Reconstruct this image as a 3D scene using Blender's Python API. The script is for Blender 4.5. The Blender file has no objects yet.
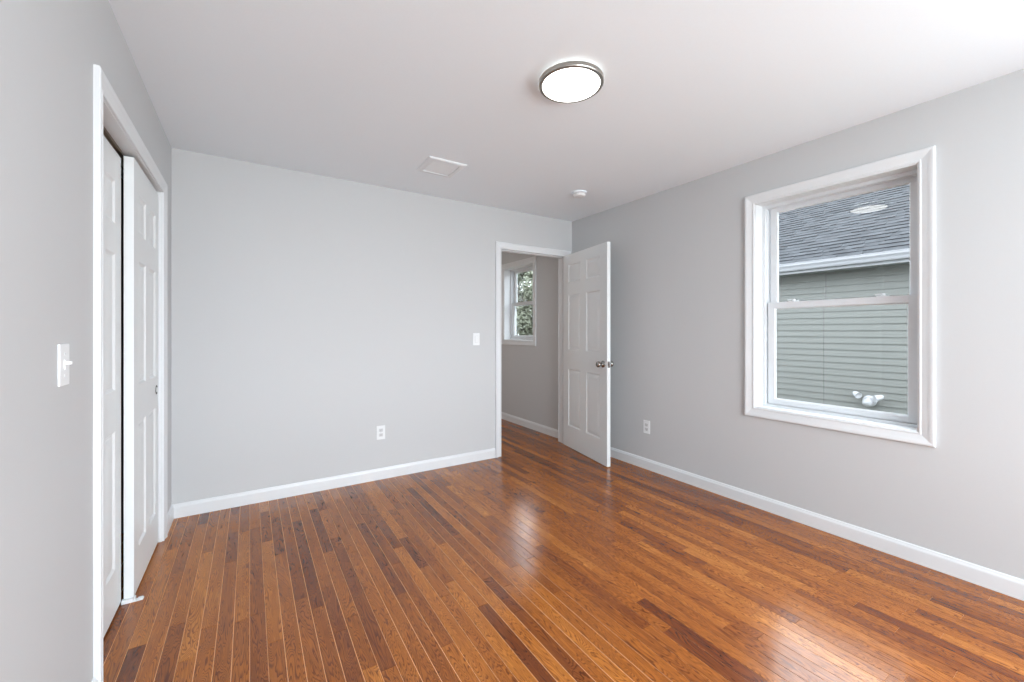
import bpy, bmesh, math, random
from mathutils import Vector, Matrix, noise
PI = math.pi
scene = bpy.context.scene
COL = scene.collection

# ------------------------------------------------------------------ camera
H = 2.44                                   # ceiling height
XL, XR, YB, YF = -0.436, 3.002, 3.498, -2.30   # inner faces of the room
cam_d = bpy.data.cameras.new('camera')
cam = bpy.data.objects.new('camera', cam_d); COL.objects.link(cam)
cam.location = (0, 0, 1.235)
cam.rotation_euler = (PI/2, 0, math.radians(-32.382))
cam_d.sensor_width = 36; cam_d.lens = 36*413.3/1024
cam_d.shift_y = -10.1/1024
cam_d.clip_start = 0.05; cam_d.clip_end = 200
scene.camera = cam

# ------------------------------------------------------------------ light
SKY = 8.4
world = bpy.data.worlds.new('overcast_sky'); scene.world = world
world.use_nodes = True
wn = world.node_tree; wn.nodes.clear()
wo = wn.nodes.new('ShaderNodeOutputWorld'); wb = wn.nodes.new('ShaderNodeBackground')
wb.inputs['Color'].default_value = (0.86, 0.925, 1.0, 1); wb.inputs['Strength'].default_value = SKY
wn.links.new(wb.outputs[0], wo.inputs[0])

def area(name, loc, rot, sx, sy, power, col=(1, 1, 1)):
    d = bpy.data.lights.new(name, 'AREA'); d.shape = 'RECTANGLE'; d.size = sx; d.size_y = sy
    d.energy = power; d.color = col
    o = bpy.data.objects.new(name, d); COL.objects.link(o); o.location = loc; o.rotation_euler = rot
    return o
# unseen fill light added behind the camera, tilted up to lift the ceiling (opening of added_window_rear)
area('fill_light_rear', (1.35, YF-0.10, 1.40), (math.radians(122), 0, 0), 2.5, 1.5, 136, (0.90, 0.96, 1.0))
# second unseen fill light, added at the right wall behind the camera (opening of added_window_side)
area('fill_light_side', (XR+0.06, -1.15, 1.40), (math.radians(88), 0, PI/2), 1.4, 1.4, 38, (0.90, 0.96, 1.0))
# unseen warm fill light added in the hall to brighten its wall
area('fill_light_hall', (0.62, 5.2, 1.5), (PI/2, 0, -PI/2), 1.2, 1.2, 13, (1.0, 0.90, 0.82))

vs = scene.view_settings
vs.view_transform = 'Standard'; vs.look = 'None'; vs.gamma = 1; vs.use_curve_mapping = False
vs.exposure = 0.05

# ------------------------------------------------------------------ materials
def mat(name, col, rough=0.5, metal=0.0, spec=0.5, bump=None, coat=0.0):
    m = bpy.data.materials.new(name); m.use_nodes = True
    n = m.node_tree; b = n.nodes['Principled BSDF']
    b.inputs['Base Color'].default_value = (*col, 1); b.inputs['Roughness'].default_value = rough
    b.inputs['Metallic'].default_value = metal; b.inputs['Specular IOR Level'].default_value = spec
    b.inputs['Coat Weight'].default_value = coat
    tc = n.nodes.new('ShaderNodeTexCoord')
    ns = n.nodes.new('ShaderNodeTexNoise'); ns.inputs['Scale'].default_value = bump[0] if bump else 40
    n.links.new(tc.outputs['Object'], ns.inputs['Vector'])
    # faint tonal mottling of the material itself
    mx = n.nodes.new('ShaderNodeMix'); mx.data_type = 'RGBA'
    mx.inputs['A'].default_value = (*[c*0.985 for c in col], 1)
    mx.inputs['B'].default_value = (*[min(1, c*1.015) for c in col], 1)
    n.links.new(ns.outputs['Fac'], mx.inputs['Factor']); n.links.new(mx.outputs['Result'], b.inputs['Base Color'])
    if bump:
        bp = n.nodes.new('ShaderNodeBump'); bp.inputs['Strength'].default_value = bump[1]
        bp.inputs['Distance'].default_value = bump[2]
        n.links.new(ns.outputs['Fac'], bp.inputs['Height']); n.links.new(bp.outputs[0], b.inputs['Normal'])
    return m

M = {}
M['wall'] = mat('wall_paint_grey', (0.555, 0.564, 0.570), 0.6, spec=0.3, bump=(220, 0.08, 0.002))
M['ceil'] = mat('ceiling_paint_white', (0.855, 0.915, 0.960), 0.8, spec=0.2, bump=(120, 0.06, 0.002))
M['trim'] = mat('trim_paint_white', (0.72, 0.74, 0.755), 0.32, spec=0.45)
M['door'] = mat('door_paint_white', (0.76, 0.785, 0.79), 0.38, spec=0.45, bump=(300, 0.05, 0.001))
M['vinyl'] = mat('window_vinyl_white', (0.66, 0.68, 0.70), 0.35, spec=0.5)
M['plate'] = mat('plate_plastic_white', (0.80, 0.82, 0.83), 0.3, spec=0.5)
M['plate_vent'] = mat('vent_paint_white', (0.80, 0.84, 0.87), 0.6)
M['slot'] = mat('slot_dark', (0.05, 0.05, 0.05), 0.5)
M['slotgrey'] = mat('receptacle_face', (0.62, 0.63, 0.64), 0.4)
M['nickel'] = mat('satin_nickel', (0.36, 0.34, 0.32), 0.22, metal=1.0)
M['nickel_light'] = mat('brushed_nickel_ring', (0.42, 0.40, 0.37), 0.28, metal=1.0)
M['brass'] = mat('track_metal_dull', (0.34, 0.28, 0.22), 0.4, metal=0.8)
M['closet'] = mat('closet_interior', (0.10, 0.10, 0.10), 0.9)
M['putty'] = mat('seam_filler_tan', (0.80, 0.42, 0.19), 0.7, spec=0.2)
M['gutter'] = mat('gutter_white', (0.22, 0.22, 0.235), 0.4)
M['soffit'] = mat('soffit_vinyl', (0.18, 0.19, 0.19), 0.6)
M['siding'] = mat('siding_sage', (0.123, 0.126, 0.118), 0.55, spec=0.3)
M['stucco'] = mat('house_exterior', (0.45, 0.47, 0.46), 0.8)
M['lawn'] = mat('lawn_green', (0.075, 0.085, 0.055), 0.9, bump=(30, 0.8, 0.05))
M['bark'] = mat('bark_brown', (0.10, 0.075, 0.05), 0.9, bump=(25, 0.8, 0.02))
M['leaf_a'] = mat('leaf_green', (0.115, 0.125, 0.085), 0.55)
M['leaf_b'] = mat('leaf_dark_green', (0.055, 0.072, 0.055), 0.55)
M['fixture'] = mat('fixture_white_plastic', (0.36, 0.36, 0.38), 0.35)

def emis(name, col, s):
    m = bpy.data.materials.new(name); m.use_nodes = True
    n = m.node_tree; b = n.nodes['Principled BSDF']
    b.inputs['Base Color'].default_value = (0.85, 0.85, 0.83, 1)
    b.inputs['Emission Color'].default_value = (*col, 1); b.inputs['Emission Strength'].default_value = s
    b.inputs['Roughness'].default_value = 0.3
    return m
M['lamp'] = emis('lamp_diffuser_lit', (1.0, 0.985, 0.95), 6.5)
M['glow'] = emis('lamp_rim_glow', (1.0, 0.97, 0.90), 4.0)

def glass():
    m = bpy.data.materials.new('window_glass'); m.use_nodes = True
    n = m.node_tree; n.nodes.clear()
    o = n.nodes.new('ShaderNodeOutputMaterial'); t = n.nodes.new('ShaderNodeBsdfTransparent')
    t.inputs['Color'].default_value = (0.965, 0.98, 0.975, 1)
    g = n.nodes.new('ShaderNodeBsdfGlossy'); g.inputs['Roughness'].default_value = 0.0
    f = n.nodes.new('ShaderNodeFresnel')
    ge = n.nodes.new('ShaderNodeNewGeometry'); mr = n.nodes.new('ShaderNodeMapRange')   # same reflectance from both sides of the sheet
    mr.inputs['To Min'].default_value = 1.52; mr.inputs['To Max'].default_value = 1/1.52
    n.links.new(ge.outputs['Backfacing'], mr.inputs['Value']); n.links.new(mr.outputs[0], f.inputs['IOR'])
    x = n.nodes.new('ShaderNodeMixShader')
    n.links.new(f.outputs[0], x.inputs[0]); n.links.new(t.outputs[0], x.inputs[1]); n.links.new(g.outputs[0], x.inputs[2])
    n.links.new(x.outputs[0], o.inputs[0])
    return m
M['glass'] = glass()

def wood():
    m = bpy.data.materials.new('oak_strip_floor'); m.use_nodes = True
    n = m.node_tree; L = n.links; N = n.nodes; b = N['Principled BSDF']
    tc = N.new('ShaderNodeTexCoord')
    at = N.new('ShaderNodeAttribute'); at.attribute_name = 'board'       # per board: tone, offset, figure
    sep = N.new('ShaderNodeSeparateColor'); L.new(at.outputs['Color'], sep.inputs[0])
    # shift the grain lookup by a per-board amount
    sc = N.new('ShaderNodeVectorMath'); sc.operation = 'SCALE'; sc.inputs['Scale'].default_value = 37.0
    L.new(at.outputs['Color'], sc.inputs[0])
    add = N.new('ShaderNodeVectorMath'); add.operation = 'ADD'
    L.new(tc.outputs['Object'], add.inputs[0]); L.new(sc.outputs[0], add.inputs[1])
    def noise_(scale3, scale, detail, dist=0.0):
        mp = N.new('ShaderNodeMapping'); mp.inputs['Scale'].default_value = scale3
        L.new(add.outputs[0], mp.inputs['Vector'])
        t = N.new('ShaderNodeTexNoise'); t.inputs['Scale'].default_value = scale
        t.inputs['Detail'].default_value = detail; t.inputs['Distortion'].default_value = dist
        L.new(mp.outputs[0], t.inputs['Vector']); return t.outputs['Fac']
    # cathedral figure: contour lines of a stretched noise field
    fld = noise_((17, 2.0, 17), 1.0, 2.5, 0.6)
    mul = N.new('ShaderNodeMath'); mul.operation = 'MULTIPLY'; mul.inputs[1].default_value = 34.0; L.new(fld, mul.inputs[0])
    fine = noise_((150, 7, 150), 1.0, 3.0)
    ad2 = N.new('ShaderNodeMath'); ad2.operation = 'MULTIPLY_ADD'; ad2.inputs[1].default_value = 0.9
    L.new(fine, ad2.inputs[0]); L.new(mul.outputs[0], ad2.inputs[2])
    fr = N.new('ShaderNodeMath'); fr.operation = 'FRACT'; L.new(ad2.outputs[0], fr.inputs[0])
    ring = N.new('ShaderNodeMapRange'); ring.inputs['From Min'].default_value = 0.40; ring.inputs['From Max'].default_value = 1.0
    ring.interpolation_type = 'SMOOTHSTEP'; L.new(fr.outputs[0], ring.inputs['Value'])
    pores = noise_((260, 9, 260), 1.0, 2.0)
    pr = N.new('ShaderNodeMapRange'); pr.inputs['From Min'].default_value = 0.50; pr.inputs['From Max'].default_value = 0.72
    L.new(pores, pr.inputs['Value'])
    broad = noise_((16, 3.5, 16), 1.0, 4.0)
    # board tone
    ramp = N.new('ShaderNodeValToRGB'); r = ramp.color_ramp
    r.elements[0].position = 0.0; r.elements[0].color = (0.150, 0.034, 0.006, 1)
    r.elements[1].position = 1.0; r.elements[1].color = (0.56, 0.205, 0.034, 1)
    for p, c in ((0.14, (0.205, 0.052, 0.009, 1)), (0.40, (0.315, 0.092, 0.013, 1)), (0.75, (0.430, 0.138, 0.020, 1))):
        e = r.elements.new(p); e.color = c
    tone = N.new('ShaderNodeMath'); tone.operation = 'MULTIPLY_ADD'; tone.inputs[1].default_value = 0.60
    sub = N.new('ShaderNodeMath'); sub.operation = 'SUBTRACT'; sub.inputs[1].default_value = 0.300
    L.new(sep.outputs[0], sub.inputs[0]); L.new(broad, tone.inputs[0]); L.new(sub.outputs[0], tone.inputs[2])
    L.new(tone.outputs[0], ramp.inputs[0])
    def mulcol(a, fac, col):
        x = N.new('ShaderNodeMix'); x.data_type = 'RGBA'; x.blend_type = 'MULTIPLY'
        L.new(a, x.inputs['A']); x.inputs['B'].default_value = (*col, 1); L.new(fac, x.inputs['Factor']); return x.outputs['Result']
    rf = N.new('ShaderNodeMath'); rf.operation = 'MULTIPLY'; rf.inputs[1].default_value = 0.95; L.new(ring.outputs[0], rf.inputs[0])
    c = mulcol(ramp.outputs[0], rf.outputs[0], (0.30, 0.21, 0.16))
    pf = N.new('ShaderNodeMath'); pf.operation = 'MULTIPLY'; pf.inputs[1].default_value = 0.5; L.new(pr.outputs[0], pf.inputs[0])
    c = mulcol(c, pf.outputs[0], (0.55, 0.46, 0.42))
    L.new(c, b.inputs['Base Color'])
    b.inputs['Roughness'].default_value = 0.24
    b.inputs['IOR'].default_value = 1.51
    rn = noise_((3, 3, 3), 1.0, 2.0)
    rr = N.new('ShaderNodeMapRange'); rr.inputs['To Min'].default_value = 0.13; rr.inputs['To Max'].default_value = 0.22
    L.new(rn, rr.inputs['Value']); L.new(rr.outputs[0], b.inputs['Roughness'])
    bp = N.new('ShaderNodeBump'); bp.inputs['Strength'].default_value = 0.25; bp.inputs['Distance'].default_value = 0.0006
    inv = N.new('ShaderNodeMath'); inv.operation = 'SUBTRACT'; inv.inputs[0].default_value = 1.0; L.new(pr.outputs[0], inv.inputs[1])
    wv = noise_((6, 1.5, 6), 1.0, 1.0)
    sm = N.new('ShaderNodeMath'); sm.operation = 'MULTIPLY_ADD'; sm.inputs[1].default_value = 3.0
    L.new(wv, sm.inputs[0]); L.new(inv.outputs[0], sm.inputs[2])
    L.new(sm.outputs[0], bp.inputs['Height']); L.new(bp.outputs[0], b.inputs['Normal'])
    return m
M['wood'] = wood()

def shingle():
    m = bpy.data.materials.new('asphalt_shingles'); m.use_nodes = True
    n = m.node_tree; L = n.links; N = n.nodes; b = N['Principled BSDF']
    at = N.new('ShaderNodeAttribute'); at.attribute_name = 'board'
    sep = N.new('ShaderNodeSeparateColor'); L.new(at.outputs['Color'], sep.inputs[0])
    tc = N.new('ShaderNodeTexCoord'); t = N.new('ShaderNodeTexNoise'); t.inputs['Scale'].default_value = 60; t.inputs['Detail'].default_value = 4
    L.new(tc.outputs['Object'], t.inputs['Vector'])
    a = N.new('ShaderNodeMath'); a.operation = 'MULTIPLY_ADD'; a.inputs[1].default_value = 0.4
    L.new(t.outputs['Fac'], a.inputs[0]); L.new(sep.outputs[0], a.inputs[2])
    r = N.new('ShaderNodeValToRGB'); r.color_ramp.elements[0].position = 0.1; r.color_ramp.elements[0].color = (0.018, 0.019, 0.022, 1)
    r.color_ramp.elements[1].position = 1.25; r.color_ramp.elements[1].color = (0.056, 0.059, 0.065, 1)
    L.new(a.outputs[0], r.inputs[0]); L.new(r.outputs[0], b.inputs['Base Color'])
    b.inputs['Roughness'].default_value = 0.95; b.inputs['Specular IOR Level'].default_value = 0.1
    return m
M['shingle'] = shingle()

# ------------------------------------------------------------------ helpers
def link(name, bm, m, parent=None, smooth=False, bevel=0.0):
    bmesh.ops.remove_doubles(bm, verts=bm.verts, dist=1e-6)
    bmesh.ops.recalc_face_normals(bm, faces=bm.faces)
    me = bpy.data.meshes.new(name); bm.to_mesh(me); bm.free()
    o = bpy.data.objects.new(name, me); COL.objects.link(o)
    for mm in (m if isinstance(m, (list, tuple)) else [m]): me.materials.append(mm)
    if smooth:
        for p in me.polygons: p.use_smooth = True
    if bevel:
        md = o.modifiers.new('bevel', 'BEVEL'); md.width = bevel; md.segments = 2; md.limit_method = 'ANGLE'
    if parent:
        o.parent = parent; o.location = (0, 0, 0)
        o.matrix_parent_inverse = parent.matrix_basis.inverted()
    return o

def tag(o, label=None, cat=None, group=None, kind=None):
    if label: o['label'] = label
    if cat: o['category'] = cat
    if group: o['group'] = group
    if kind: o['kind'] = kind
    return o

def empty(name, loc=(0, 0, 0), rz=0.0):
    o = bpy.data.objects.new(name, None); COL.objects.link(o); o.location = loc; o.rotation_euler = (0, 0, rz)
    o.empty_display_size = 0.05
    return o

def box(bm, x0, x1, y0, y1, z0, z1):
    vs_ = [bm.verts.new(p) for p in ((x0,y0,z0),(x1,y0,z0),(x1,y1,z0),(x0,y1,z0),(x0,y0,z1),(x1,y0,z1),(x1,y1,z1),(x0,y1,z1))]
    for f in ((0,3,2,1),(4,5,6,7),(0,1,5,4),(1,2,6,5),(2,3,7,6),(3,0,4,7)): bm.faces.new([vs_[i] for i in f])
    return vs_

def sweep(bm, profile, stations, fmap, closed):
    """profile: (t, h). stations: (u, v, du, dv). fmap(u, v, h) -> xyz."""
    rings = []
    for (u, v, du, dv) in stations:
        rings.append([bm.verts.new(fmap(u+du*t, v+dv*t, h)) for (t, h) in profile])
    n = len(rings)
    for i in range(n if closed else n-1):
        a, b = rings[i], rings[(i+1) % n]
        for k in range(len(profile)-1): bm.faces.new((a[k], a[k+1], b[k+1], b[k]))
        bm.faces.new((a[-1], a[0], b[0], b[-1]))
    if not closed:
        bm.faces.new(rings[0]); bm.faces.new(list(reversed(rings[-1])))

CASING = [(0,0),(0,.009),(.004,.011),(.009,.0115),(.012,.009),(.018,.010),(.034,.0135),(.046,.017),(.056,.0185),(.062,.0175),(.065,.014),(.065,0)]
def lathe(bm, prof, origin, axis='Z', seg=32, sgn=1):
    """prof (r, a) along axis"""
    rings = []
    for r, a in prof:
        ring = []
        for k in range(seg):
            c, s = math.cos(2*PI*k/seg)*r, math.sin(2*PI*k/seg)*r
            if axis == 'Z': p = (c, s, sgn*a)
            elif axis == 'X': p = (sgn*a, c, s)
            else: p = (c, sgn*a, s)
            ring.append(bm.verts.new((origin[0]+p[0], origin[1]+p[1], origin[2]+p[2])))
        rings.append(ring)
    for a, b in zip(rings, rings[1:]):
        for k in range(seg): bm.faces.new((a[k], a[(k+1) % seg], b[(k+1) % seg], b[k]))
    bm.faces.new(rings[0]); bm.faces.new(list(reversed(rings[-1])))

# a wall slab as a grid of blocks round its openings. ax: 'X' (plane x=const) or 'Y'
def wall(name, ax, a0, a1, u0, u1, z0, z1, holes, m, label):
    us = sorted({u0, u1, *[h[0] for h in holes], *[h[1] for h in holes]})
    zs = sorted({z0, z1, *[h[2] for h in holes], *[h[3] for h in holes]})
    bm = bmesh.new()
    solid = lambda i, j: (0 <= i < len(us)-1 and 0 <= j < len(zs)-1 and
        not any(h[0]-1e-6 <= us[i] and us[i+1] <= h[1]+1e-6 and h[2]-1e-6 <= zs[j] and zs[j+1] <= h[3]+1e-6 for h in holes))
    P = (lambda a, u, z: (a, u, z)) if ax == 'X' else (lambda a, u, z: (u, a, z))
    q = lambda *pts: bm.faces.new([bm.verts.new(P(*p)) for p in pts])
    for i in range(len(us)-1):
        for j in range(len(zs)-1):
            if not solid(i, j): continue
            ua, ub, za, zb = us[i], us[i+1], zs[j], zs[j+1]
            for a in (a0, a1): q((a,ua,za),(a,ub,za),(a,ub,zb),(a,ua,zb))
            if not solid(i-1, j): q((a0,ua,za),(a1,ua,za),(a1,ua,zb),(a0,ua,zb))
            if not solid(i+1, j): q((a0,ub,za),(a1,ub,za),(a1,ub,zb),(a0,ub,zb))
            if not solid(i, j-1): q((a0,ua,za),(a1,ua,za),(a1,ub,za),(a0,ub,za))
            if not solid(i, j+1): q((a0,ua,zb),(a1,ua,zb),(a1,ub,zb),(a0,ub,zb))
    o = link(name, bm, m)
    return tag(o, label, 'wall', kind='structure')

# ------------------------------------------------------------------ shell
HY = 6.6                     # far end of the hall
W1 = (0.697, 1.541, 0.698, 2.128)      # main window opening on the right wall (y0,y1,z0,z1)
W2 = (4.235, 4.930, 1.110, 2.097)      # hall window opening
W4 = (-1.85, -0.45, 0.698, 2.128)       # opening added in the right wall for fill light, behind the viewer
W3 = (0.10, 2.60, 0.60, 2.15)          # rear opening added for fill light (x0,x1,z0,z1)
DO = (2.085, 2.915, 2.048)             # doorway x0,x1,top
CO = (1.955, 3.148, 2.050)             # closet opening y0,y1,top
JT = 0.02
wall('wall_right', 'X', XR, XR+0.17, YF-0.15, HY+0.12, -0.02, H, [W1, W2, W4], M['wall'],
     'light grey painted wall on the right with the large window')
wall('wall_back', 'Y', YB, YB+0.12, XL-0.12, XR, -0.02, H, [(DO[0]-JT, DO[1]+JT, -0.02, DO[2]+JT)], M['wall'],
     'light grey painted far wall with the doorway at its right end')
wall('wall_left', 'X', XL-0.12, XL, YF-0.15, YB, -0.02, H, [(CO[0], CO[1], -0.02, CO[2]+0.01)], M['wall'],
     'light grey painted wall on the left with the closet opening')
wall('wall_front', 'Y', YF-0.15, YF, XL, XR, -0.02, H, [W3], M['wall'],
     'light grey painted wall behind the viewer with a wide opening added for fill light')
wall('wall_hall_left', 'X', 0.30, 0.42, YB+0.12, HY, -0.02, H, [], M['wall'], 'grey painted wall on the far side of the hall')
wall('wall_hall_back', 'Y', HY, HY+0.12, 0.30, XR, -0.02, H, [], M['wall'], 'grey painted wall closing the end of the hall')
# closet interior
bm = bmesh.new()
box(bm, -1.25, -1.20, 1.55, 3.45, 0.0, H); box(bm, -1.20, XL-0.12, 1.55, 1.60, 0.0, H); box(bm, -1.20, XL-0.12, 3.40, 3.45, 0.0, H)
tag(link('wall_closet', bm, M['closet']), 'dark closet interior behind the sliding doors', 'wall', kind='structure')
# ceiling
bm = bmesh.new(); box(bm, -1.30, XR+0.17, YF-0.15, HY+0.12, H, H+0.12)
tag(link('ceiling', bm, M['ceil']), 'flat white painted ceiling', 'ceiling', kind='structure')
# roof over the house with an eave past the right wall
bm = bmesh.new()
v = [bm.verts.new(p) for p in ((-4.5,-2.2,4.6),(XR+0.60,-2.2,2.62),(XR+0.60,-2.2,2.74),(-4.5,-2.2,4.75),(-4.5,7.4,4.6),(XR+0.60,7.4,2.62),(XR+0.60,7.4,2.74),(-4.5,7.4,4.75))]
for f in ((0,1,2,3),(7,6,5,4),(0,4,5,1),(1,5,6,2),(2,6,7,3),(3,7,4,0)): bm.faces.new([v[i] for i in f])
tag(link('roof', bm, M['stucco']), 'roof slab of the house above the ceiling', 'roof', kind='structure')

# floor boards, running along Y, 2.25 inch strips
def boards(name, m, base, x0, x1, y0, y1, w, gap, seed, z=0.0, th=0.018, lens=(0.28, 1.25)):
    rnd = random.Random(seed); bm = bmesh.new(); lay = bm.loops.layers.float_color.new('board')
    k0 = math.floor(x0/w); cols = []
    for k in range(k0, math.ceil(x1/w)):
        a, b = max(x0, k*w), min(x1, (k+1)*w)
        if b-a < 0.004: continue
        y = y0-rnd.random()*0.9; g = (gap if (b < 1.3 and rnd.random() < 0.8) else gap*0.42)/2
        last = None
        while y < y1:
            L_ = rnd.uniform(*lens); ya, yb = max(y, y0), min(y+L_, y1); y += L_
            if yb-ya < 0.02: continue
            t = rnd.betavariate(3.6, 3.0)
            if rnd.random() < 0.09: t *= 0.40
            if last is not None and abs(t-last) < 0.06: t = (t+0.2) % 1
            last = t
            c = (t, rnd.random(), rnd.random(), 1)
            e = 0.0009
            X0, X1, Y0, Y1 = a+g, b-g, ya+0.0003, yb-0.0003
            top = [bm.verts.new(p) for p in ((X0+e,Y0+e,z),(X1-e,Y0+e,z),(X1-e,Y1-e,z),(X0+e,Y1-e,z))]
            mid = [bm.verts.new(p) for p in ((X0,Y0,z-e*.7),(X1,Y0,z-e*.7),(X1,Y1,z-e*.7),(X0,Y1,z-e*.7))]
            low = [bm.verts.new(p) for p in ((X0,Y0,z-th),(X1,Y0,z-th),(X1,Y1,z-th),(X0,Y1,z-th))]
            fs = [bm.faces.new(top)]
            for p, q in ((top, mid), (mid, low)):
                for i in range(4): fs.append(bm.faces.new((p[i], q[i], q[(i+1)%4], p[(i+1)%4])))
            for f in fs:
                for l in f.loops: l[lay] = c
    nb = len(bm.faces)
    box(bm, x0, x1, y0, y1, z-th-0.02, z-0.0012)
    for f in list(bm.faces)[nb:]: f.material_index = 1
    me = bpy.data.meshes.new(name); bm.normal_update(); bm.to_mesh(me); bm.free()
    me.materials.append(m); me.materials.append(base)
    o = bpy.data.objects.new(name, me); COL.objects.link(o); return o
fl = boards('floor', M['wood'], M['putty'], -1.20, XR, YF, HY, 0.05715, 0.0026, 7)
tag(fl, 'glossy reddish brown oak strip floor running through the doorway', 'floor', kind='structure')

# baseboards
BASE = [(0,0),(0.014,0),(0.014,0.070),(0.0125,0.076),(0.009,0.082),(0.007,0.089),(0.003,0.092),(0,0.092)]
def baseboard(name, runs, label):
    bm = bmesh.new()
    for (x0, y0, x1, y1, nx, ny) in runs:
        ra = [bm.verts.new((x0+nx*t, y0+ny*t, h)) for t, h in BASE]
        rb = [bm.verts.new((x1+nx*t, y1+ny*t, h)) for t, h in BASE]
        n = len(BASE)
        for k in range(n): bm.faces.new((ra[k], ra[(k+1) % n], rb[(k+1) % n], rb[k]))
        bm.faces.new(ra); bm.faces.new(list(reversed(rb)))
    return tag(link(name, bm, M['trim']), label, 'baseboard', kind='structure')
baseboard('baseboard_right', [(XR, YF, XR, YB, -1, 0)], 'white baseboard along the foot of the right wall')
baseboard('baseboard_back', [(XL, YB, DO[0]-0.065, YB, 0, -1)], 'white baseboard along the foot of the far wall')
baseboard('baseboard_left', [(XL, CO[1]+0.065, XL, YB, 1, 0), (XL, YF, XL, CO[0]-0.065, 1, 0)],
          'white baseboard along the foot of the left wall beside the closet')
baseboard('baseboard_hall', [(XR, YB+0.12, XR, HY, -1, 0), (0.42, YB+0.12, 0.42, HY, 1, 0), (0.42, HY, XR, HY, 0, -1)],
          'white baseboard along the hall wall seen through the doorway')

# door casing and jamb of the doorway: trim_1
bm = bmesh.new()
def fmY(u, v_, h): return (u, YB-h, v_)
sweep(bm, CASING, [(DO[0]+0.004,0,-1,0),(DO[0]+0.004,DO[2]-0.004,-1,1),(DO[1]-0.004,DO[2]-0.004,1,1),(DO[1]-0.004,0,1,0)], fmY, False)
sweep(bm, CASING, [(DO[0]+0.004,0,-1,0),(DO[0]+0.004,DO[2]-0.004,-1,1),(DO[1]-0.004,DO[2]-0.004,1,1),(DO[1]-0.004,0,1,0)],
      lambda u, v_, h: (u, YB+0.12+h, v_), False)
for a, b in ((DO[0]-JT, DO[0]), (DO[1], DO[1]+JT)): box(bm, a, b, YB, YB+0.12, 0, DO[2]+JT)
box(bm, DO[0], DO[1], YB, YB+0.12, DO[2], DO[2]+JT)
for a, b in ((DO[0], DO[0]+0.011), (DO[1]-0.011, DO[1])): box(bm, a, b, YB+0.040, YB+0.075, 0, DO[2])
box(bm, DO[0]+0.011, DO[1]-0.011, YB+0.040, YB+0.075, DO[2]-0.011, DO[2])
tag(link('trim_1', bm, M['trim']), 'white moulded casing and jamb around the open doorway', 'door casing', kind='structure')

# closet casing and head jamb: trim_2
bm = bmesh.new()
def fmX(u, v_, h): return (XL+h, u, v_)
sweep(bm, CASING, [(CO[0],0,-1,0),(CO[0],CO[2],-1,1),(CO[1],CO[2],1,1),(CO[1],0,1,0)], fmX, False)
box(bm, XL-0.12, XL, CO[0]-0.0, CO[0]+0.012, 0, CO[2]); box(bm, XL-0.12, XL, CO[1]-0.006, CO[1]+0.0, 0, CO[2])
box(bm, XL-0.052, XL, CO[0]+0.012, CO[1]-0.006, CO[2]-0.004, CO[2]+0.01)
box(bm, XL-0.12, XL-0.105, CO[0]+0.012, CO[1]-0.006, CO[2]-0.03, CO[2]+0.01)
tag(link('trim_2', bm, M['trim']), 'white moulded casing around the closet opening', 'closet casing', kind='structure')

# ------------------------------------------------------------------ six panel doors
def door_bm(w, h, t, z0=0.0, margins=None, rows=None):
    """slab in local x 0..w, y -t..0, z z0..z0+h ; panels moulded on both faces"""
    st, mu = margins or (0.115, 0.11)
    pw = (w-2*st-mu)/2
    cols = [(st, st+pw), (st+pw+mu, w-st)]
    k = h/2.03
    rows = rows or [(0.225*k, 0.825*k), (1.025*k, 1.605*k), (1.735*k, 1.925*k)]
    xs = [0, cols[0][0], cols[0][1], cols[1][0], cols[1][1], w]
    zs = [0]; [zs.extend(r) for r in rows]; zs.append(h)
    bm = bmesh.new()
    for face in (0, 1):
        Y = (lambda d: 0-d) if face == 0 else (lambda d: -t+d)
        for i in range(5):
            for j in range(7):
                xa, xb, za, zb = xs[i], xs[i+1], zs[j], zs[j+1]
                if i in (1, 3) and j in (1, 3, 5):
                    rings = []
                    for ins, d in ((0, 0), (0.004, 0.003), (0.010, 0.0075), (0.020, 0.0080), (0.027, 0.0050), (0.046, 0.0022)):
                        rings.append([bm.verts.new((x, Y(d), z+z0)) for x, z in ((xa+ins,za+ins),(xb-ins,za+ins),(xb-ins,zb-ins),(xa+ins,zb-ins))])
                    for a, b in zip(rings, rings[1:]):
                        for q in range(4): bm.faces.new((a[q], a[(q+1)%4], b[(q+1)%4], b[q]))
                    bm.faces.new(rings[-1])
                else:
                    bm.faces.new([bm.verts.new((x, Y(0), z+z0)) for x, z in ((xa,za),(xb,za),(xb,zb),(xa,zb))])
    for j in range(7):
        for x in (0, w): bm.faces.new([bm.verts.new((x, y, z+z0)) for y, z in ((0,zs[j]),(0,zs[j+1]),(-t,zs[j+1]),(-t,zs[j]))])
    for i in range(5):
        for z in (0, h): bm.faces.new([bm.verts.new((x, y, z+z0)) for x, y in ((xs[i],0),(xs[i+1],0),(xs[i+1],-t),(xs[i],-t))])
    return bm

# door_1 : hinged, standing open into the room
DW, DT = 0.822, 0.035
d1 = empty('door_1', (DO[1]-0.003, YB-0.006, 0))
d1.rotation_euler = (0, 0, 0)
tag(d1, 'white six panel door standing open beside the right wall', 'door', kind='structure')
slab = door_bm(DW, 2.036, DT, 0.006)
# local: x along the slab from the hinge, y 0 = room face, -t = hall face
ang = math.radians(180+79.2)     # slab direction in world (from +X)
R = Matrix.Rotation(ang, 4, 'Z') 
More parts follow.
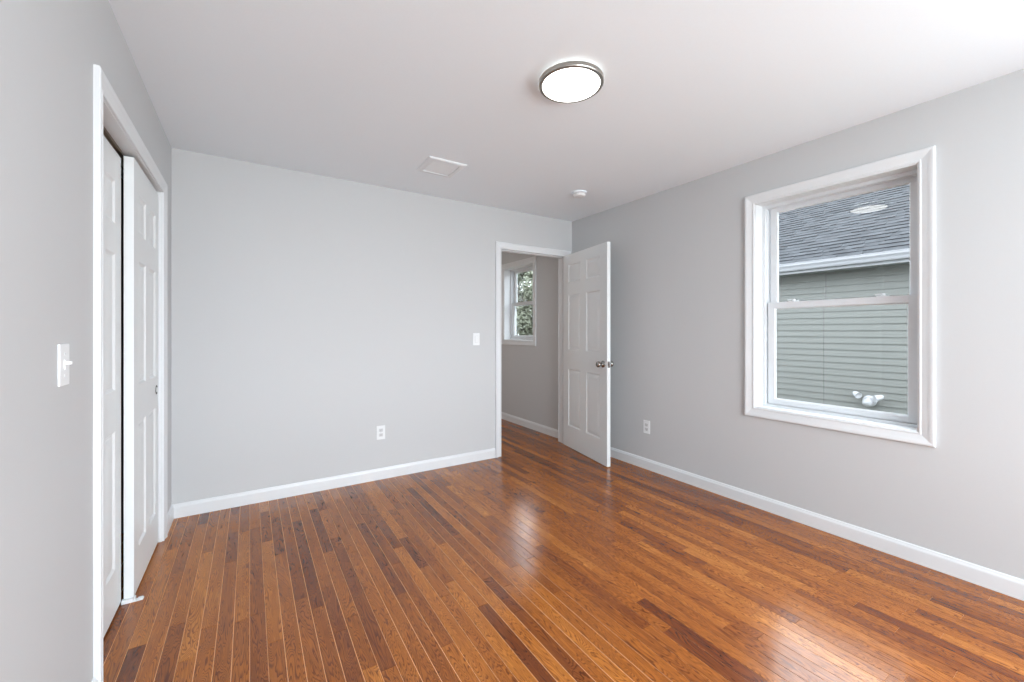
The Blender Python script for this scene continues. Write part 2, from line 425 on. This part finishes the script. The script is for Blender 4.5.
# mirrored so that the hall face lies towards -X
def at_door(bm):
    # local +y should map towards +X side (room face near pivot line)
    T = Matrix.Translation(Vector((DO[1]-0.003, YB-0.006, 0))) @ R
    bmesh.ops.transform(bm, matrix=T, verts=bm.verts); return bm
o = link('slab', at_door(slab), M['door'], d1); o['label'] = 'white six panel door slab'
kx, kz = DW-0.062, 0.930
def knob(sgn):
    bm = bmesh.new(); y0 = 0.0 if sgn > 0 else -DT
    prof = [(0.0325,0.0),(0.0325,0.004),(0.029,0.008),(0.013,0.010),(0.0115,0.026),(0.016,0.032),(0.0255,0.040),(0.0285,0.050),(0.0270,0.060),(0.020,0.066),(0.008,0.068)]
    lathe(bm, prof, (kx, y0, kz), 'Y', 28, sgn)
    o = link('knob', at_door(bm), M['nickel'], d1, smooth=True); o['label'] = 'satin nickel round door knob'
knob(1); knob(-1)
bm = bmesh.new(); box(bm, DW-0.0005, DW+0.0015, -DT/2-0.0125, -DT/2+0.0125, kz-0.028, kz+0.028); box(bm, DW, DW+0.010, -DT/2-0.007, -DT/2+0.007, kz-0.010, kz+0.010)
link('latch', at_door(bm), M['nickel'], d1)
for hz in (0.25, 1.02, 1.80):
    bm = bmesh.new(); lathe(bm, [(0.0055,-0.045),(0.0055,0.045)], (-0.001, 0.006, hz), 'Z', 12)
    box(bm, -0.0008, 0.0008, -0.030, 0.004, hz-0.044, hz+0.044)
    link('hinge', at_door(bm), M['nickel'], d1, smooth=False)

# closet sliding doors : door_2 in front (far half), door_3 behind (near half)
def closet_door(name, xface, y0, y1, h, z0, label):
    e = empty(name, (xface, y0, 0)); tag(e, label, 'closet door', kind='structure')
    w = y1-y0
    bm = door_bm(w, h, 0.035, z0, (0.095, 0.085), [(0.190, 0.788), (0.965, 1.556), (1.686, 1.873)])
    # local x -> world +Y ; local y 0 -> xface ; local -t -> towards -X
    T = Matrix(((0, 1, 0, xface), (1, 0, 0, y0), (0, 0, 1, 0), (0, 0, 0, 1)))
    bmesh.ops.transform(bm, matrix=T, verts=bm.verts)
    link('slab', bm, M['door'], e)
    return e
F2 = XL-0.014; F3 = XL-0.056
d2 = closet_door('door_2', F2, 2.535, 3.141, 2.020, 0.012, 'white six panel sliding closet door nearer the far wall')
d3 = closet_door('door_3', F3, CO[0]+0.012, 2.524, 2.002, 0.012, 'white six panel sliding closet door nearer the light switch')
# flush cup pull
def pull(parent, x, y, z):
    bm = bmesh.new()
    lathe(bm, [(0.026,0),(0.026,0.0015),(0.0235,0.0025),(0.0215,0.0015),(0.0210,0.0003),(0.0,0.0003)][:5], (x, y, z), 'X', 28)
    o = link('finger_pull', bm, M['slot'], parent); o['label'] = 'small round dark rimmed finger pull'
    bm = bmesh.new(); lathe(bm, [(0.0150,0.0003),(0.0150,0.0035),(0.012,0.004)], (x, y, z), 'X', 28)
    q = link('cup', bm, M['door'], o); q['label'] = 'white dished centre of the pull'
pull(d2, F2, 3.074, 0.900)
# track above and guide below
bm = bmesh.new()
box(bm, XL-0.104, XL-0.054, CO[0]+0.014, CO[1]-0.008, CO[2]-0.002, CO[2]+0.006)
box(bm, XL-0.058, XL-0.055, CO[0]+0.014, CO[1]-0.008, CO[2]-0.011, CO[2]-0.002)
box(bm, XL-0.078, XL-0.075, CO[0]+0.014, CO[1]-0.008, CO[2]-0.034, CO[2]-0.002)
tag(link('closet_track', bm, M['brass']), 'dull metal sliding track under the closet head', 'door track')
bm = bmesh.new()
box(bm, XL-0.054, XL+0.022, 2.511, 2.5345, 0.0, 0.005); box(bm, XL-0.054, XL-0.013, 2.513, 2.5345, 0.004, 0.016)
box(bm, XL-0.012, XL-0.006, 2.513, 2.5345, 0.004, 0.020); box(bm, XL+0.002, XL+0.020, 2.514, 2.532, 0.004, 0.010)
tag(link('floor_guide', bm, M['plate'], bevel=0.0015), 'small white plastic guide on the floor where the closet doors meet', 'door guide')

# ------------------------------------------------------------------ windows
def frame_x(bm, x0, x1, y0, y1, z0, z1, wl, wr, wb_, wt):
    box(bm, x0, x1, y0, y0+wl, z0, z1); box(bm, x0, x1, y1-wr, y1, z0, z1)
    box(bm, x0, x1, y0+wl, y1-wr, z0, z0+wb_); box(bm, x0, x1, y0+wl, y1-wr, z1-wt, z1)

def window_x(name, op, label, deep=0.088):
    y0, y1, z0, z1 = op
    e = empty(name, (XR, (y0+y1)/2, z0)); tag(e, label, 'window', kind='structure')
    bm = bmesh.new()
    sweep(bm, CASING, [(y0,z0,-1,-1),(y1,z0,1,-1),(y1,z1,1,1),(y0,z1,-1,1)], lambda u, v_, h: (XR-h, u, v_), True)
    link('casing', bm, M['trim'], e)['label'] = 'white moulded window casing'
    bm = bmesh.new(); frame_x(bm, XR-0.004, XR+deep, y0-0.003, y1+0.003, z0-0.003, z1+0.003, .009, .009, .009, .009)
    link('jamb_liner', bm, M['trim'], e)
    f = bmesh.new(); xi = XR+deep
    frame_x(f, xi, xi+0.095, y0+0.004, y1-0.004, z0+0.004, z1-0.004, .022, .022, .018, .022)
    # track ribs on the jambs and head
    for q in (0.012, 0.046, 0.080):
        frame_x(f, xi+q, xi+q+0.004, y0+0.024, y1-0.024, z0+0.018, z1-0.024, .006, .006, .004, .006)
    link('frame', f, M['vinyl'], e)['label'] = 'white vinyl window frame with sash tracks'
    a0, a1, b0, b1 = y0+0.024, y1-0.037, z0+0.024, z1-0.026
    zm = (z0+z1)/2
    def sash(nm, x0, x1, zz0, zz1, wb_, wt, lb):
        bm = bmesh.new(); frame_x(bm, x0, x1, a0, a1, zz0, zz1, .042, .042, wb_, wt)
        # inner glazing bead, chamfered
        gy0, gy1, gz0, gz1 = a0+.042, a1-.042, zz0+wb_, zz1-wt
        bead = [(0,0),(0,.006),(-.006,.0),]
        sweep(bm, [(0.0,0.0),(0.0,0.008),(-0.007,0.002),(-0.007,0.0)], [(gy0,gz0,-1,-1),(gy1,gz0,1,-1),(gy1,gz1,1,1),(gy0,gz1,-1,1)],
              lambda u, v_, h: ((x0+x1)/2-0.003-h, u, v_), True)
        s = link(nm, bm, M['vinyl'], e, bevel=0.0015); s['label'] = lb
        bm = bmesh.new(); xm = (x0+x1)/2; box(bm, xm-0.002, xm+0.002, gy0-0.003, gy1+0.003, gz0-0.003, gz1+0.003)
        link('pane', bm, M['glass'], s)['label'] = 'clear glass pane'
        return s
    sash('lower_sash', xi+0.016, xi+0.046, b0, zm+0.022, 0.036, 0.040, 'white lower sash, in front')
    sash('upper_sash', xi+0.050, xi+0.080, zm-0.022, b1, 0.040, 0.028, 'white upper sash, set back')
    w = a1-a0
    for fr_ in ((0.20, 0.80) if w > 0.7 else (0.5,)):
        bm = bmesh.new(); yy = a0+w*fr_
        box(bm, xi+0.020, xi+0.044, yy-0.028, yy+0.028, zm+0.022, zm+0.027)
        lathe(bm, [(0.010,0),(0.010,0.010),(0.007,0.012)], (xi+0.034, yy, zm+0.027), 'Z', 16)
        box(bm, xi+0.026, xi+0.034, yy-0.004, yy+0.036, zm+0.031, zm+0.038)
        link('sash_lock', bm, M['vinyl'], e, bevel=0.001)
    return e
window_x('window_1', W1, 'large white double hung window on the right wall, green siding behind it')
window_x('window_2', W2, 'small white double hung window in the hall, trees behind it')
# unseen rear window added to carry the fill light: plain frame with one mullion
e = empty('added_window_rear', ((W3[0]+W3[1])/2, YF, W3[2])); tag(e, 'wide white window added behind the viewer for fill light', 'window', kind='structure')
bm = bmesh.new()
sweep(bm, CASING, [(W3[0],W3[2],-1,-1),(W3[1],W3[2],1,-1),(W3[1],W3[3],1,1),(W3[0],W3[3],-1,1)], lambda u, v_, h: (u, YF+h, v_), True)
link('casing', bm, M['trim'], e)
e = empty('added_window_side', (XR, (W4[0]+W4[1])/2, W4[2])); tag(e, 'white cased window added in the right wall behind the viewer for fill light', 'window', kind='structure')
bm = bmesh.new()  # unseen side window, added to carry the second fill light
sweep(bm, CASING, [(W4[0],W4[2],-1,-1),(W4[1],W4[2],1,-1),(W4[1],W4[3],1,1),(W4[0],W4[3],-1,1)], lambda u, v_, h: (XR-h, u, v_), True)
link('casing', bm, M['trim'], e)

# ------------------------------------------------------------------ ceiling light
LC = (1.295, 1.516)
e = empty('ceiling_light', (*LC, H)); tag(e, 'round flush ceiling light with white lit diffuser and nickel ring', 'ceiling light')
bm = bmesh.new(); lathe(bm, [(0.100,0.0),(0.100,0.004),(0.124,0.006),(0.124,0.014)], (*LC, H), 'Z', 64, -1)
link('backplate', bm, M['glow'], e)['label'] = 'glowing rim behind the ring'
bm = bmesh.new()
pr = [(0.126,0.012),(0.151,0.012),(0.153,0.014),(0.153,0.031),(0.151,0.035),(0.143,0.036),(0.137,0.036),(0.137,0.029),(0.126,0.027)]
rings = []
for r, a in pr: rings.append([bm.verts.new((LC[0]+r*math.cos(2*PI*k/72), LC[1]+r*math.sin(2*PI*k/72), H-a)) for k in range(72)])
for i in range(len(rings)):
    a, b = rings[i], rings[(i+1) % len(rings)]
    for k in range(72): bm.faces.new((a[k], a[(k+1)%72], b[(k+1)%72], b[k]))
link('trim_ring', bm, M['nickel_light'], e, smooth=False, bevel=0.0008)['label'] = 'brushed nickel ring'
bm = bmesh.new()
pr = [(0.1365,0.029)]+[(0.1365*math.cos(t), 0.034+0.020*math.sin(t)) for t in [i*PI/2/10 for i in range(0, 10)]]+[(0.004,0.054)]
lathe(bm, pr, (*LC, H), 'Z', 64, -1)
link('diffuser', bm, M['lamp'], e, smooth=True)['label'] = 'white frosted diffuser, lit'

# ceiling vent
VX0, VX1, VY0, VY1 = 1.045, 1.330, 2.705, 2.995
e = empty('ceiling_vent', ((VX0+VX1)/2, (VY0+VY1)/2, H)); tag(e, 'square white ceiling vent cover between the light and the far wall', 'ceiling vent')
bm = bmesh.new()
sweep(bm, [(0,0.013),(-0.030,0.011),(-0.040,0.004),(-0.040,0.0),(0,0)], [(VX0+.04,VY0+.04,1,1),(VX1-.04,VY0+.04,-1,1),(VX1-.04,VY1-.04,-1,-1),(VX0+.04,VY1-.04,1,-1)],
      lambda u, v_, h: (u, v_, H-h), True)
link('frame', bm, M['plate_vent'], e)
bm = bmesh.new()
n = 9; step = (VY1-VY0-0.084)/n
for i in range(n):
    y = VY0+0.042+i*step
    vv = [bm.verts.new(p) for p in ((VX0+.041,y,H-.003),(VX1-.041,y,H-.003),(VX1-.041,y+step*.9,H-.010),(VX0+.041,y+step*.9,H-.010),
                                    (VX0+.041,y,H-.0015),(VX1-.041,y,H-.0015),(VX1-.041,y+step*.9,H-.0085),(VX0+.041,y+step*.9,H-.0085))]
    for f in ((0,1,2,3),(7,6,5,4),(0,4,5,1),(1,5,6,2),(2,6,7,3),(3,7,4,0)): bm.faces.new([vv[k] for k in f])
link('louvre', bm, M['plate_vent'], e)['label'] = 'white angled vent louvres'

# smoke detector
SD = (2.420, 2.725)
e = empty('smoke_detector', (*SD, H)); tag(e, 'small round white smoke detector on the ceiling near the doorway', 'smoke detector')
bm = bmesh.new(); lathe(bm, [(0.066,0),(0.066,0.008),(0.062,0.011),(0.02,0.011)], (*SD, H), 'Z', 40, -1); link('base', bm, M['ceil'], e, smooth=False)
bm = bmesh.new(); lathe(bm, [(0.053,0.011),(0.054,0.026),(0.050,0.034),(0.040,0.039),(0.012,0.040)], (*SD, H), 'Z', 40, -1); bd = link('body', bm, M['plate'], e, smooth=False)
bm = bmesh.new(); lathe(bm, [(0.0545,0.014),(0.0548,0.015),(0.0548,0.018),(0.0545,0.019)], (*SD, H), 'Z', 40, -1)
link('sensor_slot', bm, M['slotgrey'], bd)
bm = bmesh.new(); lathe(bm, [(0.008,0.040),(0.008,0.0425)], (SD[0]+0.018, SD[1], H), 'Z', 16, -1); link('test_button', bm, M['trim'], bd)

# ------------------------------------------------------------------ switches and outlets
def plate(name, label, cat, P, Zc, kind):
    """P(u, h, z): along wall, off wall, height"""
    e = empty(name, P(0, 0, Zc)); tag(e, label, cat)
    def bx(bm, u0, u1, h0, h1, z0, z1):
        pts = [P(u, h, z) for u in (u0, u1) for h in (h0, h1) for z in (z0, z1)]
        box(bm, min(p[0] for p in pts), max(p[0] for p in pts), min(p[1] for p in pts), max(p[1] for p in pts), min(p[2] for p in pts), max(p[2] for p in pts))
    bm = bmesh.new(); bx(bm, -.035, .035, 0, .0055, Zc-.0575, Zc+.0575); link('cover_plate', bm, M['plate'], e, bevel=0.002)
    if kind == 'toggle':
        bm = bmesh.new(); bx(bm, -.006, .006, .0055, .0075, Zc-.013, Zc+.013); link('toggle_collar', bm, M['plate'], e)
        bm = bmesh.new(); bx(bm, -.0045, .0045, .006, .020, Zc+.000, Zc+.009); link('toggle', bm, M['plate'], e, bevel=0.0015)
        for s in (-1, 1):
            bm = bmesh.new(); bx(bm, -.003, .003, .0055, .0065, Zc+s*.030-.003, Zc+s*.030+.003); link('screw', bm, M['slotgrey'], e)
    elif kind == 'rocker':
        bm = bmesh.new(); bx(bm, -.0165, .0165, .0055, .0065, Zc-.0335, Zc+.0335); r_ = link('rocker_surround', bm, M['slotgrey'], e)
        bm = bmesh.new(); bx(bm, -.0145, .0145, .0060, .0095, Zc-.0315, Zc+.0315); link('rocker', bm, M['plate'], e, bevel=0.002)
    else:
        for s in (-1, 1):
            c = Zc+s*.0195
            bm = bmesh.new(); bx(bm, -.0168, .0168, .0055, .0072, c-.0135, c+.0135); r_ = link('receptacle', bm, M['slotgrey'], e, bevel=0.001)
            bm = bmesh.new(); bx(bm, -.0075, -.0055, .0070, .0076, c-.004, c+.006); bx(bm, .0055, .0075, .0070, .0076, c-.003, c+.005); bx(bm, -.002, .002, .0070, .0076, c-.010, c-.006)
            link('slots', bm, M['slot'], r_)
        bm = bmesh.new(); bx(bm, -.003, .003, .0055, .0068, Zc-.003, Zc+.003); link('screw', bm, M['slotgrey'], e)
    return e
plate('light_switch', 'white toggle light switch on the left wall beside the closet casing', 'light switch',
      lambda u, h, z: (XL+h, 1.622+u, z), 1.142, 'toggle')
plate('light_switch', 'white light switch on the far wall beside the doorway', 'light switch',
      lambda u, h, z: (1.815+u, YB-h, z), 1.156, 'rocker')
plate('wall_outlet', 'white duplex outlet low on the far wall below the light switch', 'outlet',
      lambda u, h, z: (0.922+u, YB-h, z), 0.388, 'outlet')
plate('wall_outlet', 'white duplex outlet low on the right wall beside the open door', 'outlet',
      lambda u, h, z: (XR-h, 2.478+u, z), 0.375, 'outlet')

# ------------------------------------------------------------------ outside
bm = bmesh.new(); box(bm, -30, 40, -30, 50, -0.72, -0.62)
tag(link('lawn_ground', bm, M['lawn']), 'green ground outside the windows', 'ground', kind='structure')
bm = bmesh.new(); box(bm, -1.30, XR+0.17, YF-0.15, HY+0.12, -0.62, -0.04)
tag(link('foundation', bm, M['stucco']), 'foundation of the house under the floor', 'foundation', kind='structure')

NX, NY0, NY1 = 7.90, -7.0, 8.2
e = empty('neighbour_house', (NX, 0.6, -0.62)); tag(e, 'neighbouring house with sage green lap siding and dark shingle roof', 'house')
bm = bmesh.new()
c = 0.1016; z = 1.141-17*c
prof = []
while z < 2.30:
    prof += [(NX-0.016, z), (NX-0.002, z+c)]
    z += c
ra = [bm.verts.new((x, NY0, zz)) for x, zz in prof]; rb = [bm.verts.new((x, NY1, zz)) for x, zz in prof]
for k in range(len(prof)-1): bm.faces.new((ra[k], ra[k+1], rb[k+1], rb[k]))
box(bm, NX, NX+7.0, NY0, NY1, -0.62, 2.30)
link('siding', bm, M['siding'], e)['label'] = 'sage green horizontal lap siding'
GX, GZ = 7.46, 2.175
bm = bmesh.new(); box(bm, GX+0.10, NX+0.1, NY0-.3, NY1+.3, GZ+0.010, GZ+0.03); link('soffit', bm, M['soffit'], e)
bm = bmesh.new(); box(bm, GX+0.09, GX+0.115, NY0-.3, NY1+.3, GZ, GZ+0.17); link('fascia', bm, M['gutter'], e)
bm = bmesh.new()
gp = [(GX+.088,GZ+.045),(GX+.035,GZ+.045),(GX+.028,GZ+.060),(GX+.020,GZ+.095),(GX+.004,GZ+.125),(GX+.004,GZ+.155),(GX,GZ+.157),(GX,GZ+.168),(GX+.012,GZ+.168),(GX+.012,GZ+.130),(GX+.030,GZ+.090),(GX+.040,GZ+.055),(GX+.088,GZ+.052)]
ra = [bm.verts.new((x, NY0-.3, zz)) for x, zz in gp]; rb = [bm.verts.new((x, NY1+.3, zz)) for x, zz in gp]
for k in range(len(gp)): bm.faces.new((ra[k], ra[(k+1)%len(gp)], rb[(k+1)%len(gp)], rb[k]))
bm.faces.new(ra); bm.faces.new(list(reversed(rb)))
link('gutter', bm, M['gutter'], e)['label'] = 'white roof gutter'
# shingle roof: courses of tabs
rnd = random.Random(3); bm = bmesh.new(); lay = bm.loops.layers.float_color.new('board')
sl = 7/12; L_ = math.hypot(1, sl); ca, sa = 1/L_, sl/L_
x0r, z0r = GX+0.05, GZ+0.165; ex = 0.143; ncr = 33
def rp(s, y, n_): return (x0r+s*ca-n_*sa, y, z0r+s*sa+n_*ca)
for r_ in range(ncr):
    s0 = r_*ex; y = NY0-.3-rnd.random()*0.3
    while y < NY1+.3:
        wd = rnd.choice((0.08, 0.11, 0.14, 0.18)); t = rnd.betavariate(2, 2)
        thick = 0.016 if rnd.random() < 0.6 else 0.008
        p = [rp(s0, y, 0), rp(s0, y+wd, 0), rp(s0+ex+.02, y+wd, 0), rp(s0+ex+.02, y, 0), rp(s0, y, thick), rp(s0, y+wd, thick), rp(s0+ex+.02, y+wd, 0.002), rp(s0+ex+.02, y, 0.002)]
        vv = [bm.verts.new(q) for q in p]
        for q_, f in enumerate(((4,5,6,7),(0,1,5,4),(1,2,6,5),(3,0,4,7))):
            fc = bm.faces.new([vv[k] for k in f]); tt = 0.25+0.5*t if q_ == 0 else 0.0     # butt edges coloured darker to stand for their shade
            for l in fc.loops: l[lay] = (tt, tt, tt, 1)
        y += wd
S = ncr*ex; a, b = rp(0,0,-.001), rp(S,0,-.001)
for (xa, za, xb, zb) in ((a[0], a[2], b[0], b[2]), (b[0], b[2], 2*b[0]-a[0], a[2])):
    fc = bm.faces.new([bm.verts.new(q) for q in ((xa,NY0-.3,za),(xb,NY0-.3,zb),(xb,NY1+.3,zb),(xa,NY1+.3,za))])
    for l in fc.loops: l[lay] = (.3,.3,.3,1)
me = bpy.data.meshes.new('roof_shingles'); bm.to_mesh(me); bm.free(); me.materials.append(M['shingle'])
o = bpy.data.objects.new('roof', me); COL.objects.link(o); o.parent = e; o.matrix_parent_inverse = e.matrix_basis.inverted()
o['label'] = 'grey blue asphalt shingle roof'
# gable end walls
for yy in (NY0, NY1-0.02):
    bm = bmesh.new()
    q = [(NX, 2.2), (b[0], b[2]-0.25), (2*b[0]-NX, 2.2)]
    fa = [bm.verts.new((x, yy, zz)) for x, zz in q]; fb = [bm.verts.new((x, yy+.02, zz)) for x, zz in q]
    bm.faces.new(fa); bm.faces.new(list(reversed(fb)))
    for k in range(3): bm.faces.new((fa[k], fa[(k+1)%3], fb[(k+1)%3], fb[k]))
    link('gable', bm, M['siding'], e)

# twin-lobed white fixture on the neighbour's siding
FX, FY, FZ = NX-0.016, 2.37, 0.20
e = empty('outdoor_light', (FX, FY, FZ)); tag(e, 'white twin headed outdoor light fixed low on the green siding', 'outdoor light')
bm = bmesh.new(); lathe(bm, [(0.085,0),(0.085,0.02),(0.070,0.035),(0.065,0.06),(0.03,0.07)], (FX, FY, FZ-0.02), 'X', 24, -1); link('junction_box', bm, M['fixture'], e)
def lamp_head(s, dz):
    bm = bmesh.new(); lathe(bm, [(0.012,0),(0.012,0.05)], (0, 0, 0), 'X', 12, -1)
    bmesh.ops.transform(bm, matrix=Matrix.Translation((FX-0.04, FY+s*0.05, FZ+0.02)) @ Matrix.Rotation(s*PI/2.6, 4, 'Z') , verts=bm.verts)
    link('arm', bm, M['fixture'], e)
    bm = bmesh.new(); lathe(bm, [(0.022,-0.05),(0.034,-0.03),(0.044,0.03),(0.050,0.05),(0.044,0.048),(0.010,0.035)], (0, 0, 0), 'X', 20, -1)
    bmesh.ops.transform(bm, matrix=Matrix.Translation((FX-0.09, FY+s*0.135, FZ+dz)) @ Matrix.Rotation(s*0.9, 4, 'Z') @ Matrix.Rotation(-0.35, 4, 'Y'), verts=bm.verts)
    link('lamp_head', bm, M['fixture'], e)
lamp_head(1, 0.075); lamp_head(-1, 0.055)
bm = bmesh.new(); lathe(bm, [(0.050,-.03),(0.062,-0.01),(0.060,0.03),(0.035,0.05),(0.01,0.055)], (0, 0, 0), 'X', 20, -1)
bmesh.ops.transform(bm, matrix=Matrix.Translation((FX-0.085, FY, FZ-0.035)) @ Matrix.Rotation(-0.5, 4, 'Y'), verts=bm.verts)
link('motion_sensor', bm, M['fixture'], e)

# trees beyond the hall window
def tree(name, label, x, y, h, r, m, seed, nleaf):
    rnd = random.Random(seed)
    e = empty(name, (x, y, -0.62)); tag(e, label, 'tree', 'trees beyond the hall window')
    bm = bmesh.new()
    def limb(p, q, r0, r1):
        p, q = Vector(p), Vector(q); d = (q-p).normalized(); a = d.orthogonal().normalized(); b = d.cross(a)
        R0 = [bm.verts.new(p+(a*math.cos(k*PI/4)+b*math.sin(k*PI/4))*r0) for k in range(8)]
        R1 = [bm.verts.new(q+(a*math.cos(k*PI/4)+b*math.sin(k*PI/4))*r1) for k in range(8)]
        for k in range(8): bm.faces.new((R0[k], R0[(k+1)%8], R1[(k+1)%8], R1[k]))
        bm.faces.new(R0); bm.faces.new(R1)
    limb((x, y, -0.62), (x, y, h*0.45), 0.12, 0.08)
    cents = []
    for i in range(9):
        t = rnd.uniform(0, 2*PI); rr = r*rnd.uniform(.25, .7); zz = h*rnd.uniform(.35, .85)
        q = (x+rr*math.cos(t), y+rr*math.sin(t), zz); limb((x, y, h*rnd.uniform(.15, .42)), q, 0.05, 0.015); cents.append(q)
    link('trunk', bm, M['bark'], e)
    bm = bmesh.new()
    blobs = []
    for i in range(46):
        t = rnd.uniform(0, 2*PI); zz = rnd.uniform(-0.45, h-0.25)
        k = max(.25, math.sin(PI*min(1, max(0.12, (zz+0.9)/(h+1.2)))))
        rr = r*k*math.sqrt(rnd.random())
        blobs.append((Vector((x+rr*math.cos(t), y+rr*math.sin(t), zz)), rnd.uniform(.28, .50)))
    for i in range(nleaf):
        c_, br = rnd.choice(blobs)
        d = Vector((rnd.gauss(0,1), rnd.gauss(0,1), rnd.gauss(0,1))).normalized()*br*rnd.uniform(.55, 1.05)
        p = c_+d; 
        if p.z < -0.6: continue
        n_ = (d.normalized()+Vector((rnd.gauss(0,.5), rnd.gauss(0,.5), rnd.gauss(.3,.5)))).normalized()
        a = n_.orthogonal().normalized(); b_ = n_.cross(a); th = rnd.uniform(0, 2*PI)
        u = a*math.cos(th)+b_*math.sin(th); w = n_.cross(u); s = rnd.uniform(.035, .07)
        vv = [bm.verts.new(p+q) for q in (-u*s, w*s*.45-u*s*.1, u*s, -w*s*.45-u*s*.1)]
        bm.faces.new(vv)
    me = bpy.data.meshes.new('foliage'); bm.to_mesh(me); bm.free(); me.materials.append(m)
    o = bpy.data.objects.new('foliage', me); COL.objects.link(o); o.parent = e; o.matrix_parent_inverse = e.matrix_basis.inverted()
tree('leafy_tree', 'bushy green tree filling the hall window, nearer of the two', 6.75, 10.5, 3.9, 1.5, M['leaf_a'], 1, 26000)
tree('leafy_tree', 'taller dark tree beyond the hall window, behind the nearer one', 8.6, 15.2, 4.6, 2.2, M['leaf_b'], 5, 26000)
